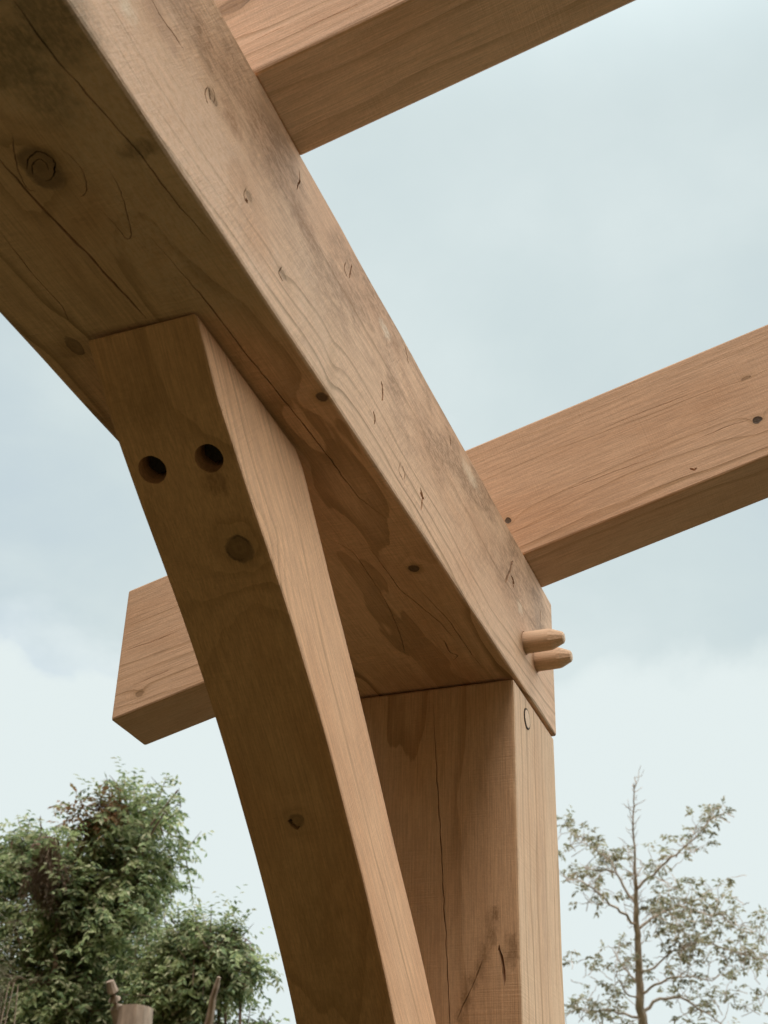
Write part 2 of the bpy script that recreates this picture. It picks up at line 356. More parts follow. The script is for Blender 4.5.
cl = [(uz((-6, -28), (14, 0), (57, 61), (96, 104), (141, 156), (174, 200), (214, 246)), Zn, 0.0020, 0.02),
      (uz((-8, 148), (6, 168), (32, 198), (85, 252), (120, 290), (146, 319)), Zn, 0.0034, 0.03),
      (uz((150, 236), (205, 300), (252, 361), (304, 425), (359, 498), (388, 520)), Zn, 0.0021, 0.02),
      (uz((0, 232), (35, 277), (62, 306), (70, 325)), Zn, 0.0013, 0.01),
      (curve(uz((27, 170), (29, 158), (38, 152), (49, 156), (56, 166), (54, 177), (46, 182))), Zn, 0.0022, 0.010),
      (curve(uz((33, 176), (32, 166), (38, 160), (46, 163), (49, 171))), Zn, 0.0014, 0.008),
      (curve(uz((12, 136), (14, 152), (18, 170), (26, 188), (36, 192))), Zn, 0.0013, 0.006),
      (curve(uz((60, 148), (74, 160), (84, 176), (86, 192), (80, 198))), Zn, 0.0011, 0.005),
      (curve(uz((108, 168), (118, 186), (124, 204), (131, 233), (126, 238), (112, 222), (98, 206))), Zn, 0.0011, 0.005),
      (curve(uz((330, 540), (352, 552), (372, 580), (388, 606), (402, 640), (404, 655))), Zn, 0.0012, 0.006),
      (curve(uz((444, 640), (450, 652), (458, 656), (452, 660))), Zn, 0.0022, 0.008),
      (uz((368, 545), (400, 590), (440, 622), (455, 640)), Zn, 0.0016, 0.012),
      (uz((420, 590), (450, 622), (472, 655), (486, 672)), Zn, 0.0015, 0.012),
      (sx((150, -5), (159, 13), (172, 32), (184, 50)), Xp, 0.0016, 0.012),
      (sx((381, 381), (383, 390), (382, 402)), Xp, 0.0066, 0.012),
      (sx((373, 411), (375, 418), (374, 424)), Xp, 0.0046, 0.010),
      (sx((420, 488), (423, 497), (421, 511)), Xp, 0.0066, 0.010),
      (curve(sx((208, 87), (205, 95), (208, 104))), Xp, 0.0022, 0.010), (curve(sx((212, 88), (215, 96), (213, 104))), Xp, 0.0016, 0.008),
      (curve(sx((246, 188), (244, 196), (247, 203))), Xp, 0.0020, 0.010), (curve(sx((282, 267), (279, 273), (283, 281))), Xp, 0.0024, 0.010),
      (curve(sx((346, 262), (344, 269), (347, 277))), Xp, 0.0020, 0.010),
      (curve(sx((401, 462), (399, 470), (403, 480))), Xp, 0.0018, 0.008), (sx((420, 492), (424, 500)), Xp, 0.0060, 0.014),
      (sx((513, 561), (509, 573), (505, 583)), Xp, 0.0085, 0.012), (sx((511, 575.5), (513, 580), (513, 588)), Xp, 0.0095, 0.012),
      (sx((352, 264), (350, 273), (349, 278)), Xp, 0.0039, 0.010),
      (sx((299, 169), (300, 180), (297, 190)), Xp, 0.0033, 0.010),
      (sx((404, 345), (407, 356), (408, 364)), Xp, 0.0030, 0.008),
      (sx((410, 346), (411, 356)), Xp, 0.0024, 0.008),
      (sx((450, 435), (451, 447)), Xp, 0.0024, 0.008),
      (sx((402, 466), (405, 474), (404, 480)), Xp, 0.0027, 0.008),
      (sx((247, 199), (247, 203)), Xp, 0.0060, 0.008),
      (sx((540, 610), (541, 622)), Xp, 0.0030, 0.008),
      (sx((209, 88), (210, 100)), Xp, 0.0033, 0.008)]
pegcuts = []
for q in ((525, 643), (536, 661)):
    cb = bmesh.new(); tube_cut(cb, sx(q)[0], Xp, 0.0214, 0.02); pegcuts.append(cb)
me = carve(me, cuts(cl) + pegcuts)
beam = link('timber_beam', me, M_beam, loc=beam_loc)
tag(beam, 'thick pale timber beam with dark cracked underside, resting on the post and running overhead', 'beam')


def lathe(name, prof, origin, axis, seg, mat, parent, twist=0.0, smooth=False):
    bm = bmesh.new(); ax = Vector(axis).normalized(); u = ax.orthogonal().normalized(); v = ax.cross(u); rows = []
    for d, r in prof:
        rows.append([bm.verts.new(Vector(origin) + ax * d + (u * math.cos(t) + v * math.sin(t)) * r) for t in [2 * math.pi * (i + twist) / seg for i in range(seg)]])
    for a, b in zip(rows[:-1], rows[1:]):
        for i in range(seg): bm.faces.new((a[i], a[(i + 1) % seg], b[(i + 1) % seg], b[i]))
    bm.faces.new(rows[0][::-1]); bm.faces.new(rows[-1])
    me = from_bm(name, bm)
    if smooth:
        for i_, p in enumerate(me.polygons): p.use_smooth = len(p.vertices) == 4 and i_ < seg * 2
    return link(name, me, mat, parent, loc=origin)


M_peg = timber('peg_wood', (1, 0, 0), (0, 1, 0), (0.05, 0.03), ring=0.003, light=(0.64, 0.425, 0.285), dark=(0.42, 0.26, 0.14), seed=4.0, wob=0.004, ringc=0.6, rough=0.0)
for q, L in (((525, 643), 0.072), ((536, 661), 0.067)):
    o_ = sx(q)[0]
    r_ = 0.0198
    lathe('peg', [(-0.03, r_), (0.0, r_), (L * 0.62, r_ * 0.98), (L * 0.70, r_ * 0.93), (L * 0.97, r_ * 0.52), (L, r_ * 0.36)], o_, (1, 0.0, 0.015), 12, M_peg, beam, twist=0.5, smooth=True)

# ---- the post
PREC = 0.005
post_loc = Vector((-BW / 2, BD / 2, GROUND_Z))
stn = [(py((495, 912))[0], 0.009, 1.6, (0.20, 0.105, 0.045), 0.6), (py((492, 938))[0], 0.010, 1.6, (0.23, 0.125, 0.055), 0.55), (py((486, 952))[0], 0.010, 1.6, (0.23, 0.125, 0.055), 0.55), (py((479, 968))[0], 0.010, 1.6, (0.23, 0.125, 0.055), 0.55), (py((473, 982))[0], 0.010, 1.6, (0.23, 0.125, 0.055), 0.55), (py((466, 1000))[0], 0.010, 1.6, (0.23, 0.125, 0.055), 0.55), (py((460, 1016))[0], 0.010, 1.6, (0.23, 0.125, 0.055), 0.55), (py((490, 925))[0], 0.016, 2.0, (0.20, 0.105, 0.045), 0.4), (py((482, 958))[0], 0.012, 3.0, (0.22, 0.12, 0.055), 0.35), (py((468, 992))[0], 0.013, 3.0, (0.22, 0.12, 0.055), 0.35), (py((511, 950))[0], 0.016, 2.2, (0.20, 0.11, 0.05), 0.6),
       (sx((547, 900))[0], 0.020, 9.0, (0.42, 0.24, 0.14), 0.5)]
M_post = timber('post_wood', (0, 0, 1), (1, 0, 0), (-0.03, 0.2), ring=0.018, seed=7.0, saw=((0, -1, 0), 0.7), wob=0.024, dark=(0.32, 0.175, 0.08), ringc=0.95,
                light=(0.60, 0.368, 0.220), stains=[(rel(p, post_loc), r_, e_, c, s) for p, r_, e_, c, s in stn])
prof = [(-BW + 0.004, 0), (-PREC, 0), (-PREC, BD - 0.005), (-BW + 0.004, BD - 0.005)]
bm = extrude_profile(prof, 2, GROUND_Z, -0.0045, 50, bev=0.0045, jit=0.0008, seed=5)
me = from_bm('timber_post', bm)
pc = [(py((433, 702), (435, 740), (440, 830), (444, 900), (447, 960), (450, 1030), (453, 1100)), Yn, 0.0018, 0.03),
      (py((499, 945), (502, 960), (505, 986)), Yn, 0.0055, 0.015),
      (py((484, 958), (476, 978), (466, 1000), (457, 1020)), Yn, 0.0016, 0.006),
      (sx((554, 880), (556, 950), (557, 1000), x0=-PREC), Xp, 0.0014, 0.006)]
me = carve(me, cuts(pc))
post = link('timber_post', me, M_post, loc=post_loc)
tag(post, 'square timber post standing upright under the end of the thick beam', 'post')
# flush peg end: a thin dark joint ring round a dowel on the lit side
pk = sx((526.5, 719), x0=-PREC)[0]
M_gap = plain('joint_shadow_gap_wood', (0.05, 0.03, 0.018), 0.9, 0.2, 200)
lathe('peg', [(-0.03, 0.0190), (0.0017, 0.0190)], pk, (1, 0, 0), 24, M_gap, post)  # dark disc that shows as the joint's shadow gap round the peg end
lathe('peg_end', [(-0.03, 0.0160), (0.0020, 0.0160), (0.0022, 0.015)], pk, (1, 0, 0), 24, M_peg, post)

# ---- the curved brace (arch in the Y-Z plane)
X0, X1 = -0.2232, -0.0830
def spline(pts, nper):
    out = []
    for i in range(len(pts) - 1):
        p0 = Vector(pts[max(i - 1, 0)]); p1 = Vector(pts[i]); p2 = Vector(pts[i + 1]); p3 = Vector(pts[min(i + 2, len(pts) - 1)])
        for k in range(nper):
            t = k / nper
            out.append(0.5 * ((2 * p1) + (p2 - p0) * t + (2 * p0 - 5 * p1 + 4 * p2 - p3) * t * t + (3 * p1 - p0 - 3 * p2 + p3) * t ** 3))
    out.append(Vector(pts[-1])); return out
TOPZ = -0.0025
front = [(-1.053, TOPZ), (-0.982, -0.073), (-0.905, -0.129), (-0.826, -0.184), (-0.745, -0.241), (-0.66, -0.309), (-0.572, -0.388), (-0.48, -0.478), (-0.41, -0.554), (-0.345, -0.632), (-0.25, -0.765), (-0.17, -0.90), (-0.10, -1.05), (-0.05, -1.19), (-0.001, -1.36)]
back = [(-0.764, TOPZ), (-0.738, -0.017), (-0.690, -0.065), (-0.618, -0.136), (-0.545, -0.205), (-0.46, -0.293), (-0.37, -0.388), (-0.27, -0.49), (-0.173, -0.600), (-0.08, -0.72), (-0.001, -0.84)]
f_ = [Vector(front[0])] + spline(front[1:], 3); b_ = spline(back, 3)
# match samples by arc length so that the side faces are clean quads
def resample(L, k):
    d = [0]
    for a, b in zip(L[:-1], L[1:]): d.append(d[-1] + (b - a).length)
    out = []
    for i in range(k):
        t = d[-1] * i / (k - 1); j = max(0, min(len(L) - 2, next((q for q in range(len(d) - 1) if d[q + 1] >= t), len(L) - 2)))
        out.append(L[j].lerp(L[j + 1], (t - d[j]) / max(1e-9, d[j + 1] - d[j])))
    return out
K = 46
f_ = [f_[0]] + resample(f_[1:], K - 1); b_ = resample(b_, K)
bm = bmesh.new()
rows = []
for i in range(K):
    dz_ = -0.0045 if i == 0 else 0.0
    rows.append([bm.verts.new((X0, f_[i].x, f_[i].y + dz_)), bm.verts.new((X1, *f_[i])), bm.verts.new((X1, *b_[i])), bm.verts.new((X0, *b_[i]))])
for a, b in zip(rows[:-1], rows[1:]):
    for j in range(4):
        k = (j + 1) % 4; bm.faces.new((a[j], a[k], b[k], b[j]))
bm.faces.new(rows[0][::-1]); bm.faces.new(rows[-1]); bmesh.ops.recalc_face_normals(bm, faces=bm.faces)
for v in bm.verts: v.co += mnoise.noise_vector(Vector(v.co) * 9) * 0.0007
ed = [e for e in bm.edges if len(e.link_faces) == 2 and e.calc_face_angle(0) > 0.6]
bmesh.ops.bevel(bm, geom=ed, offset=0.0035, segments=2, profile=0.5, affect='EDGES', clamp_overlap=True)
me = from_bm('curved_brace', bm)
# where a pixel meets the front face of the brace
def brace_front(px, py_):
    best = None
    for a, b in zip(f_[:-1], f_[1:]):
        nrm = Vector((0, (b - a).y, -(b - a).x)).normalized()
        if nrm.y > 0: nrm = -nrm
        d = ray(px, py_); den = d.dot(nrm)
        if abs(den) < 1e-9: continue
        p = CAM + d * ((Vector((0, *a)) - CAM).dot(nrm) / den)
        t = (Vector((p.y, p.z)) - a).dot((b - a)) / (b - a).length_squared
        if -0.02 <= t <= 1.02: best = (p, nrm)
    return best
holes = []
for q in ((152.3, 470), (209, 458.3)):
    p, nn = brace_front(*q)
    cb = bmesh.new(); tube_cut(cb, p, nn, 0.0178, 0.10); holes.append(cb)
p1, n1_ = brace_front(297, 820)
cb = bmesh.new(); groove(cb, [p1 + Vector((-0.009, 0, 0.004)), p1 + Vector((-0.010, 0, -0.004)), p1 + Vector((-0.004, 0.002, -0.012)), p1 + Vector((0.003, 0.002, -0.013))], n1_, 0.0075, 0.02, 3, step=0.004); holes.append(cb)
me = carve(me, holes)
brace_loc = Vector(((X0 + X1) / 2, -0.01, -1.1))
k1, kn1 = brace_front(240, 549)
sp_, sn_ = brace_front(295, 830)
gdir = (0, 0.73, -0.68)
M_brace = timber('brace_wood', gdir, (1, 0, 0), (0.0, -0.62), ring=0.016, seed=11.0, saw=((0, -1, 0), 0.9), wob=0.026, ringc=1.0,
                 light=(0.655, 0.352, 0.190), dark=(0.32, 0.16, 0.065),
                 knots=[(rel(k1, brace_loc), kn1, 0.0175, 1.1, 0.5), (rel(p1, brace_loc), n1_, 0.0105, 1.0, 0.35)],
                 stains=[(rel(brace_front(140, 400)[0], brace_loc), 0.04, 1.5, (0.33, 0.17, 0.07), 0.4), (rel(brace_front(215, 480)[0], brace_loc), 0.022, 1.2, (0.26, 0.12, 0.05), 0.6),
                         (rel(brace_front(330, 960)[0], brace_loc), 0.05, 3.0, (0.36, 0.19, 0.08), 0.35)])
brace = link('curved_brace', me, M_brace, loc=brace_loc)
tag(brace, 'curved timber knee brace with two round bored holes, rising from post to beam underside', 'brace')

M_added_bolt = plain('added_bolt_head_dark', (0.030, 0.024, 0.020), 0.6, 0.3, 60.0)
for q in ((152.3, 470), (209, 458.3)):
    p, nn = brace_front(*q)
    lathe('added_bolt_head', [(-0.05, 0.0150), (-0.024, 0.0150), (-0.022, 0.0135)], p, nn, 6, M_added_bolt, brace)  # guessed bolt heads, added dark in the bores to blacken the holes

# ---- the rafters (sloping along X, bird's-mouth seated on the beam)
SL = 0.2744; ANG = -math.atan(SL)
RB, RH, XE, XR = 0.140, 0.2875, -0.842, 3.4
def rafter(y0, label, knots, seed, light, tilt=0.0, end=XR, marks=()):
    zl = lambda x: BH + 0.002 + SL * x
    P_ = [(XE, zl(XE))]
    P_ += [(-BW - 0.002, zl(-BW)), (-BW - 0.002, BH + 0.0015), (0.0, BH + 0.0015)]
    P_ += [(x, zl(x)) for x in np.linspace(0.1, end, 12)]
    P_ += [(end, zl(end) + RH)] + [(x, zl(x) + RH) for x in np.linspace(end - 0.3, XE + 0.2, 14)] + [(XE, zl(XE) + RH)]
    bm = extrude_profile([(x, z) for x, z in P_], 1, y0, y0 + RB, 4, bev=0.004, jit=0.0006, seed=seed)
    me = from_bm('rafter', bm)
    if marks: me = carve(me, cuts(marks))
    loc = Vector((0, y0 + RB / 2, BH))
    rot = Matrix.Rotation(ANG, 4, 'Y')
    me.transform(rot.inverted() @ Matrix.Translation(-loc))
    inv = rot.inverted().to_3x3()
    ks = [(tuple(inv @ (Vector(p) - loc)), tuple(inv @ Vector(nn)), r_, e_, d_) for p, nn, r_, e_, d_ in knots]
    mat = timber('rafter_wood', (1, 0, 0), (0, 1, 0), (0.04, -0.16), ring=0.014, seed=seed, knots=ks, light=light, wob=0.02, dark=(0.34, 0.19, 0.09), ringc=0.75,
                 saw=((0, -1, 0), 0.35))
    o = bpy.data.objects.new('rafter', me); COL.objects.link(o); me.materials.append(mat)
    o.location = loc; o.rotation_euler = (0, ANG, 0)
    tag(o, label, 'rafter', 'rafters crossing the beam')
    return o
Y2, Y1 = 0.0815, -1.121
rk = [(py((508.5, 520.5), y0=Y2)[0], Yn, 0.0062, 1.0, 0.9), (py((757, 420), y0=Y2)[0], Yn, 0.0078, 1.1, 0.95), (py((139, 694), y0=Y2)[0], Yn, 0.0055, 1.9, 0.35),
      (py((746, 378), y0=Y2)[0], Yn, 0.003, 3.0, 0.3)]
rafter(Y2, 'sloping rafter over the post whose cut tail sticks out left of the brace', rk, 3.0, (0.605, 0.372, 0.238),
       marks=[(py((560, 492), (610, 473), (660, 455), y0=Y2), Yn, 0.0009, 0.004), (py((600, 430), (640, 413), (690, 394), y0=Y2), Yn, 0.0009, 0.004), (py((690, 468), (694, 470), (697, 468), y0=Y2), Yn, 0.005, 0.006), (py((700, 438), (725, 427), (748, 420), y0=Y2), Yn, 0.0010, 0.004), (py((131, 686), (150, 678), (170, 669), y0=Y2), Yn, 0.0011, 0.004), (py((126, 650), (150, 642), (178, 631), y0=Y2), Yn, 0.0011, 0.004)])
rafter(Y1, 'sloping rafter nearest the top edge with a broad dark underside', [(py((232, 6), y0=Y1)[0], Yn, 0.012, 1.8, 0.2)], 5.0, (0.76, 0.49, 0.335), marks=[(py((300, 30), (340, 12), (360, 3), y0=Y1), Yn, 0.0009, 0.004), (py((255, 40), (285, 26), y0=Y1), Yn, 0.0009, 0.004)])

# ------------------------------------------------------------------ ground
M_ground = bpy.data.materials.new('dry_earth_and_grass'); M_ground.use_nodes = True
nt = M_ground.node_tree; nt.nodes.clear(); n = N(nt)
tc = n.new('ShaderNodeTexCoord'); Pg = tc.outputs['Object']
f1 = n.noise(Pg, 0.35, 5, 0.6); f2 = n.noise(Pg, 14.0, 5, 0.65)
cg = n.mix(n.step(f1, 0.40, 0.62), (0.051, 0.0375, 0.0058), (0.043, 0.0355, 0.0058))
cg = n.v('SCALE', cg, n.step(f2, 0.25, 0.75, 0.65, 1.3))
bp = n.new('ShaderNodeBump'); bp.inputs['Distance'].default_value = 0.03; nt.links.new(f2, bp.inputs['Height'])
bs = n.new('ShaderNodeBsdfPrincipled'); nt.links.new(cg, bs.inputs['Base Color']); nt.links.new(bp.outputs[0], bs.inputs['Normal']); bs.inputs['Roughness'].default_value = 0.95
o = n.new('ShaderNodeOutputMaterial'); nt.links.new(bs.outputs[0], o.inputs[0])
bm = bmesh.new()
vs = [bm.verts.new((x, y, GROUND_Z)) for x, y in ((-900, -900), (900, -900), (900, 900), (-900, 900))]
bm.faces.new(vs); me = bpy.data.meshes.new('ground'); bm.to_mesh(me); bm.free()
tag(link('ground', me, M_ground), kind='structure')


# ------------------------------------------------------------------ trees
def leaf_mat(name, cols, trans=0.35, rough=0.55):
    m = bpy.data.materials.new(name); m.use_nodes = True; nt = m.node_tree; nt.nodes.clear(); n = N(nt)
    geo = n.new('ShaderNodeNewGeometry'); rp = n.new('ShaderNodeValToRGB'); nt.links.new(geo.outputs['Random Per Island'], rp.inputs[0])
    e = rp.color_ramp.elements
    e[0].color = (*cols[0], 1); e[0].position = 0.0; e[1].color = (*cols[-1], 1); e[1].position = 1.0
    for i, c in enumerate(cols[1:-1]):
        q = e.new((i + 1) / (len(cols) - 1)); q.color = (*c, 1)
    tc = n.new('ShaderNodeTexCoord')
    cl = n.noise(tc.outputs['Object'], 2.2, 3, 0.6)
    c = n.v('SCALE', rp.outputs[0], n.step(cl, 0.3, 0.7, 0.7, 1.3))
    bs = n.new('ShaderNodeBsdfPrincipled'); nt.links.new(c, bs.inputs['Base Color']); bs.inputs['Roughness'].default_value = rough; bs.inputs['Specular IOR Level'].default_value = 0.35
    tr = n.new('ShaderNodeBsdfTranslucent'); nt.links.new(c, tr.inputs[0])
    mx = n.new('ShaderNodeMixShader'); mx.inputs[0].default_value = trans
    nt.links.new(bs.outputs[0], mx.inputs[1]); nt.links.new(tr.outputs[0], mx.inputs[2])
    o = n.new('ShaderNodeOutputMaterial'); nt.links.new(mx.outputs[0], o.inputs[0]); return m


def tube_pts(bm, pts, radii, seg=7):
    rows = []
    for i, p in enumerate(pts):
        d = (pts[min(i + 1, len(pts) - 1)] - pts[max(i - 1, 0)]).normalized(); u = d.orthogonal().normalized(); v = d.cross(u)
        rows.append([bm.verts.new(p + (u * math.cos(t) + v * math.sin(t)) * radii[i]) for t in [2 * math.pi * k / seg for k in range(seg)]])
    for a, b in zip(rows[:-1], rows[1:]):
        for i in range(seg): bm.faces.new((a[i], a[(i + 1) % seg], b[(i + 1) % seg], b[i]))
    bm.faces.new(rows[0][::-1]); bm.faces.new(rows[-1])


def wander(a, b, rnd, k=8, amp=0.06):
    """a crooked line from a to b"""
    a, b = Vector(a), Vector(b); L = (b - a).length; o = Vector((rnd.uniform(-50, 50), rnd.uniform(-50, 50), 0)); out = []
    for i in range(k + 1):
        t = i / k; out.append(a.lerp(b, t) + mnoise.noise_vector(o + Vector((t * 3.0, 0, 0))) * amp * L * math.sin(math.pi * t) * 1.5)
    return out


class Leaves:
    """collects leaf blades (four-vertex folded lozenges)"""
    def __init__(s): s.v = []; s.f = []
    def leaf(s, p, d, nrm, L, w):
        d = d.normalized(); side = d.cross(nrm)
        if side.length < 1e-4: side = d.orthogonal()
        side.normalize(); up = side.cross(d); k = len(s.v)
        s.v += [tuple(p), tuple(p + d * L * 0.45 + side * w * 0.5 + up * L * 0.06), tuple(p + d * L - up * L * 0.10), tuple(p + d * L * 0.45 - side * w * 0.5 + up * L * 0.06)]
        s.f += [(k, k + 1, k + 2, k + 3)]
    def spray(s, p, d, rnd, L, nl, ll, lw, droop=0.3, ori=Vector((0, 0, 0.2))):
        """a leafy twig"""
        p = Vector(p); d = Vector(d).normalized(); st = L / nl
        side = d.cross(Vector((0, 0, 1)))
        if side.length < 0.05: side = Vector((rnd.uniform(-1, 1), rnd.uniform(-1, 1), 0))
        side.normalize()
        for i in range(nl):
            d = (d + Vector((rnd.gauss(0, 0.07), rnd.gauss(0, 0.07), rnd.gauss(0, 0.07) - droop * 0.10))).normalized()
            p = p + d * st
            sgn = 1 if i % 2 else -1
            ld = (d * 0.55 + side * sgn * 0.75 + Vector((rnd.gauss(0, 0.28), rnd.gauss(0, 0.28), rnd.gauss(0, 0.28) - droop * 0.4)))
            nr = Vector((rnd.gauss(0, 0.6) + ori.x, rnd.gauss(0, 0.6) + ori.y, 0.75 + ori.z))
            s.leaf(p, ld, nr, ll * rnd.uniform(0.7, 1.25), lw * rnd.uniform(0.75, 1.2))
    def build(s, name, mat, parent):
        me = bpy.data.meshes.new(name); me.from_pydata(s.v, [], s.f); return link(name, me, mat, parent, loc=parent.location.copy())


def root(name, loc, *a, **k):
    o = bpy.data.objects.new(name, None); COL.objects.link(o); o.location = loc; o.empty_display_size = 0.2; tag(o, *a, **k); return o
def base_under(p): return Vector((p.x, p.y, GROUND_Z))

M_bark = plain('brown_bark', (0.19, 0.125, 0.09), 0.9, 0.4, 9.0, (1, 1, 0.3))
M_bark_pale = plain('pale_cut_bark', (0.34, 0.245, 0.185), 0.9, 0.3, 14.0, (1, 1, 0.3))
M_bark_grey = plain('grey_brown_bark', (0.60, 0.48, 0.40), 0.9, 0.3, 12.0, (1, 1, 0.3))
M_green = leaf_mat('mid_green_leaves', [(0.11, 0.155, 0.078), (0.21, 0.275, 0.125), (0.33, 0.39, 0.175), (0.48, 0.51, 0.27), (0.64, 0.60, 0.40)], 0.45)
M_rust = leaf_mat('rusty_new_leaves', [(0.28, 0.14, 0.07), (0.38, 0.20, 0.10), (0.20, 0.19, 0.08), (0.46, 0.26, 0.13)])
M_olive = leaf_mat('dull_olive_leaves', [(0.23, 0.23, 0.13), (0.31, 0.295, 0.175), (0.39, 0.345, 0.22), (0.47, 0.39, 0.27)], 0.5)
M_dry = leaf_mat('dry_pale_leaves', [(0.16, 0.13, 0.08), (0.22, 0.19, 0.12), (0.12, 0.13, 0.06)], 0.3)


def leafy_tree(name, dist, lobes, stem_px, stem_r, label, cat, seed, ll=0.070, lw=0.030, rust=None, trunk_top=None, limbs=()):
    """lobes: (px, py, r_px, depth offset, density, looseness)"""
    rnd = random.Random(seed); k = FPX / dist
    sp = at(*stem_px, dist); bs_ = base_under(sp)
    o = root(name, bs_, label, cat)
    # trunk
    bm = bmesh.new(); pts = wander(bs_, sp, rnd, 10, 0.03)
    tube_pts(bm, pts, [stem_r * (1.25 - 0.35 * i / 10) for i in range(11)], 12)
    for v in bm.verts: v.co += mnoise.noise_vector(Vector(v.co) * 5) * stem_r * 0.16
    link('trunk', from_bm('trunk', bm), M_bark, o, loc=bs_)
    bm = bmesh.new(); lv = Leaves(); lr = Leaves()
    for (lx, ly, rp, dz, dens, loose) in lobes:
        c = at(lx, ly, dist + dz); R = rp / k
        a = pts[rnd.randint(5, 9)]
        lp = wander(a, c, rnd, 7, 0.10)
        lb_ = bmesh.new(); tube_pts(lb_, lp, [0.028 * (1 - 0.85 * i / 7) + 0.004 for i in range(8)], 6); link('limb', from_bm('limb', lb_), M_bark, o, loc=bs_)
        for i in range(int(dens)):
            d = Vector((rnd.gauss(0, 1), rnd.gauss(0, 1), rnd.gauss(0, 1))).normalized()
            rr = R * (rnd.random() ** 0.45) * (1.0 + loose * rnd.gauss(0, 0.18))
            # clumps: skip pockets where a slow noise is low, so gaps run right through
            p = c + Vector((d.x * rr, d.y * rr, d.z * rr))
            if mnoise.noise(p * 2.6 + Vector((seed, 0, 0))) < -0.16 - 0.25 * (1 - loose): continue
            od = (d + Vector((0, 0, 0.35)) + Vector((rnd.gauss(0, 0.35), rnd.gauss(0, 0.35), rnd.gauss(0, 0.35)))).normalized()
            L = rnd.uniform(0.16, 0.36)
            tgt = lv
            if rust:
                for (rx, ry, rrp) in rust:
                    cr = at(rx, ry, dist)
                    if (p - cr).length < rrp / k and rnd.random() < 0.75: tgt = lr
            tgt.spray(p - od * L * 0.5, od, rnd, L, rnd.randint(9, 15), ll, lw, droop=0.8, ori=d * 0.7)
            if rnd.random() < 0.35:
                tube_pts(bm, [p - od * L * 0.7, p, p + od * L * 0.3], [0.006, 0.004, 0.002], 3)
    for (la, lb, r_) in limbs:
        lp = wander(at(*la), at(*lb), rnd, 30, 0.05); lb_ = bmesh.new(); tube_pts(lb_, lp, [r_] * 28 + [r_ * 0.93, r_ * 0.78, r_ * 0.45], 22)
        for v in lb_.verts: v.co += mnoise.noise_vector(Vector((v.co.x, v.co.y, v.co.z * 0.4)) * 14) * 0.022 + mnoise.noise_vector(Vector(v.co) * 30) * 0.008
        link('cut_limb', from_bm('cut_limb', lb_), M_bark, o, loc=bs_)
    tag(link('twigs', from_bm('twigs', bm), M_bark, o, loc=bs_), kind='stuff')
    if limbs:          # dead brown fronds hanging round the cut limb, living sprays over its sides
        ld = Leaves()
        for i in range(170):
            p = at(49 + rnd.gauss(0, 9), 868 + rnd.gauss(0, 15), DL + 0.10 + rnd.uniform(-0.12, 0.25))
            ld.spray(p, Vector((rnd.gauss(0, 0.25), rnd.gauss(0, 0.25), -1)), rnd, rnd.uniform(0.12, 0.28), 9, 0.055, 0.016, droop=1.2)
        for i in range(34):
            p = at(48 + rnd.choice((-1, 1)) * abs(rnd.gauss(15, 5)), 855 + rnd.gauss(0, 16), DL + rnd.uniform(-0.1, 0.2))
            lv.spray(p, Vector((rnd.gauss(0, 0.5), rnd.gauss(0, 0.5), 0.5)), rnd, rnd.uniform(0.14, 0.26), 10, ll, lw, droop=0.8)
        ld.build('dead_fronds', leaf_mat('dead_brown_leaves', [(0.14, 0.09, 0.06), (0.22, 0.145, 0.10), (0.17, 0.12, 0.075)], 0.2), o)
    lv.build('crown', M_green, o)
    if lr.v: lr.build('new_growth', M_rust, o)
    return o


DL = 12.0
leafy_tree('broadleaf_tree', DL + 0.6,
           [(55, 905, 72, 0.0, 620, 0.6), (120, 865, 62, 0.1, 560, 0.6), (135, 812, 38, 0.2, 190, 1.0), (165, 812, 34, 0.0, 90, 1.3), (95, 815, 26, -0.1, 110, 1.0), (178, 790, 20, 0.1, 26, 1.4),
            (20, 862, 40, 0.3, 230, 0.9), (12, 838, 26, 0.3, 40, 1.3), (100, 925, 70, -0.2, 620, 0.5), (30, 985, 75, 0.1, 640, 0.5), (110, 985, 70, 0.3, 480, 0.5), (170, 858, 26, 0.2, 46, 1.3), (172, 900, 24, 0.1, 40, 1.3),
            (40, 985, 45, -0.7, 260, 0.7), (85, 1010, 40, -0.7, 220, 0.7), (20, 1030, 50, -0.7, 260, 0.6), (150, 1030, 40, -0.5, 180, 0.6), (-40, 900, 70, 0.2, 350, 0.7), (-30, 1000, 90, 0.2, 420, 0.5), (60, 1070, 90, 0.2, 420, 0.5), (140, 1080, 80, 0.2, 320, 0.5)],
           (62, 905), 0.07, 'tall dense green tree with rusty new leaves at its top and brown dead fronds', 'tree', 21,
           rust=[(84, 806, 30), (108, 812, 20)], limbs=[((54, 910, DL + 0.35), (43, 838, DL + 0.22), 0.115)])
leafy_tree('leafy_shrub_tree', DL - 0.5,
           [(185, 950, 34, 0.2, 170, 0.9), (160, 965, 34, 0.3, 200, 0.9), (222, 955, 44, 0.0, 330, 0.9), (195, 985, 42, 0.0, 330, 0.7), (165, 1000, 38, 0.0, 260, 0.7), (238, 935, 24, 0.1, 60, 1.3), (250, 965, 20, 0.0, 40, 1.3), (190, 945, 28, 0.1, 90, 1.1), (205, 1040, 45, 0.0, 300, 0.6), (150, 1050, 45, 0.0, 280, 0.6), (262, 1030, 18, -0.2, 36, 1.2)],
           (198, 1030), 0.05, 'smaller bushy green tree with loose rounded crown behind the thin bare stick', 'tree', 34, ll=0.062, lw=0.027)

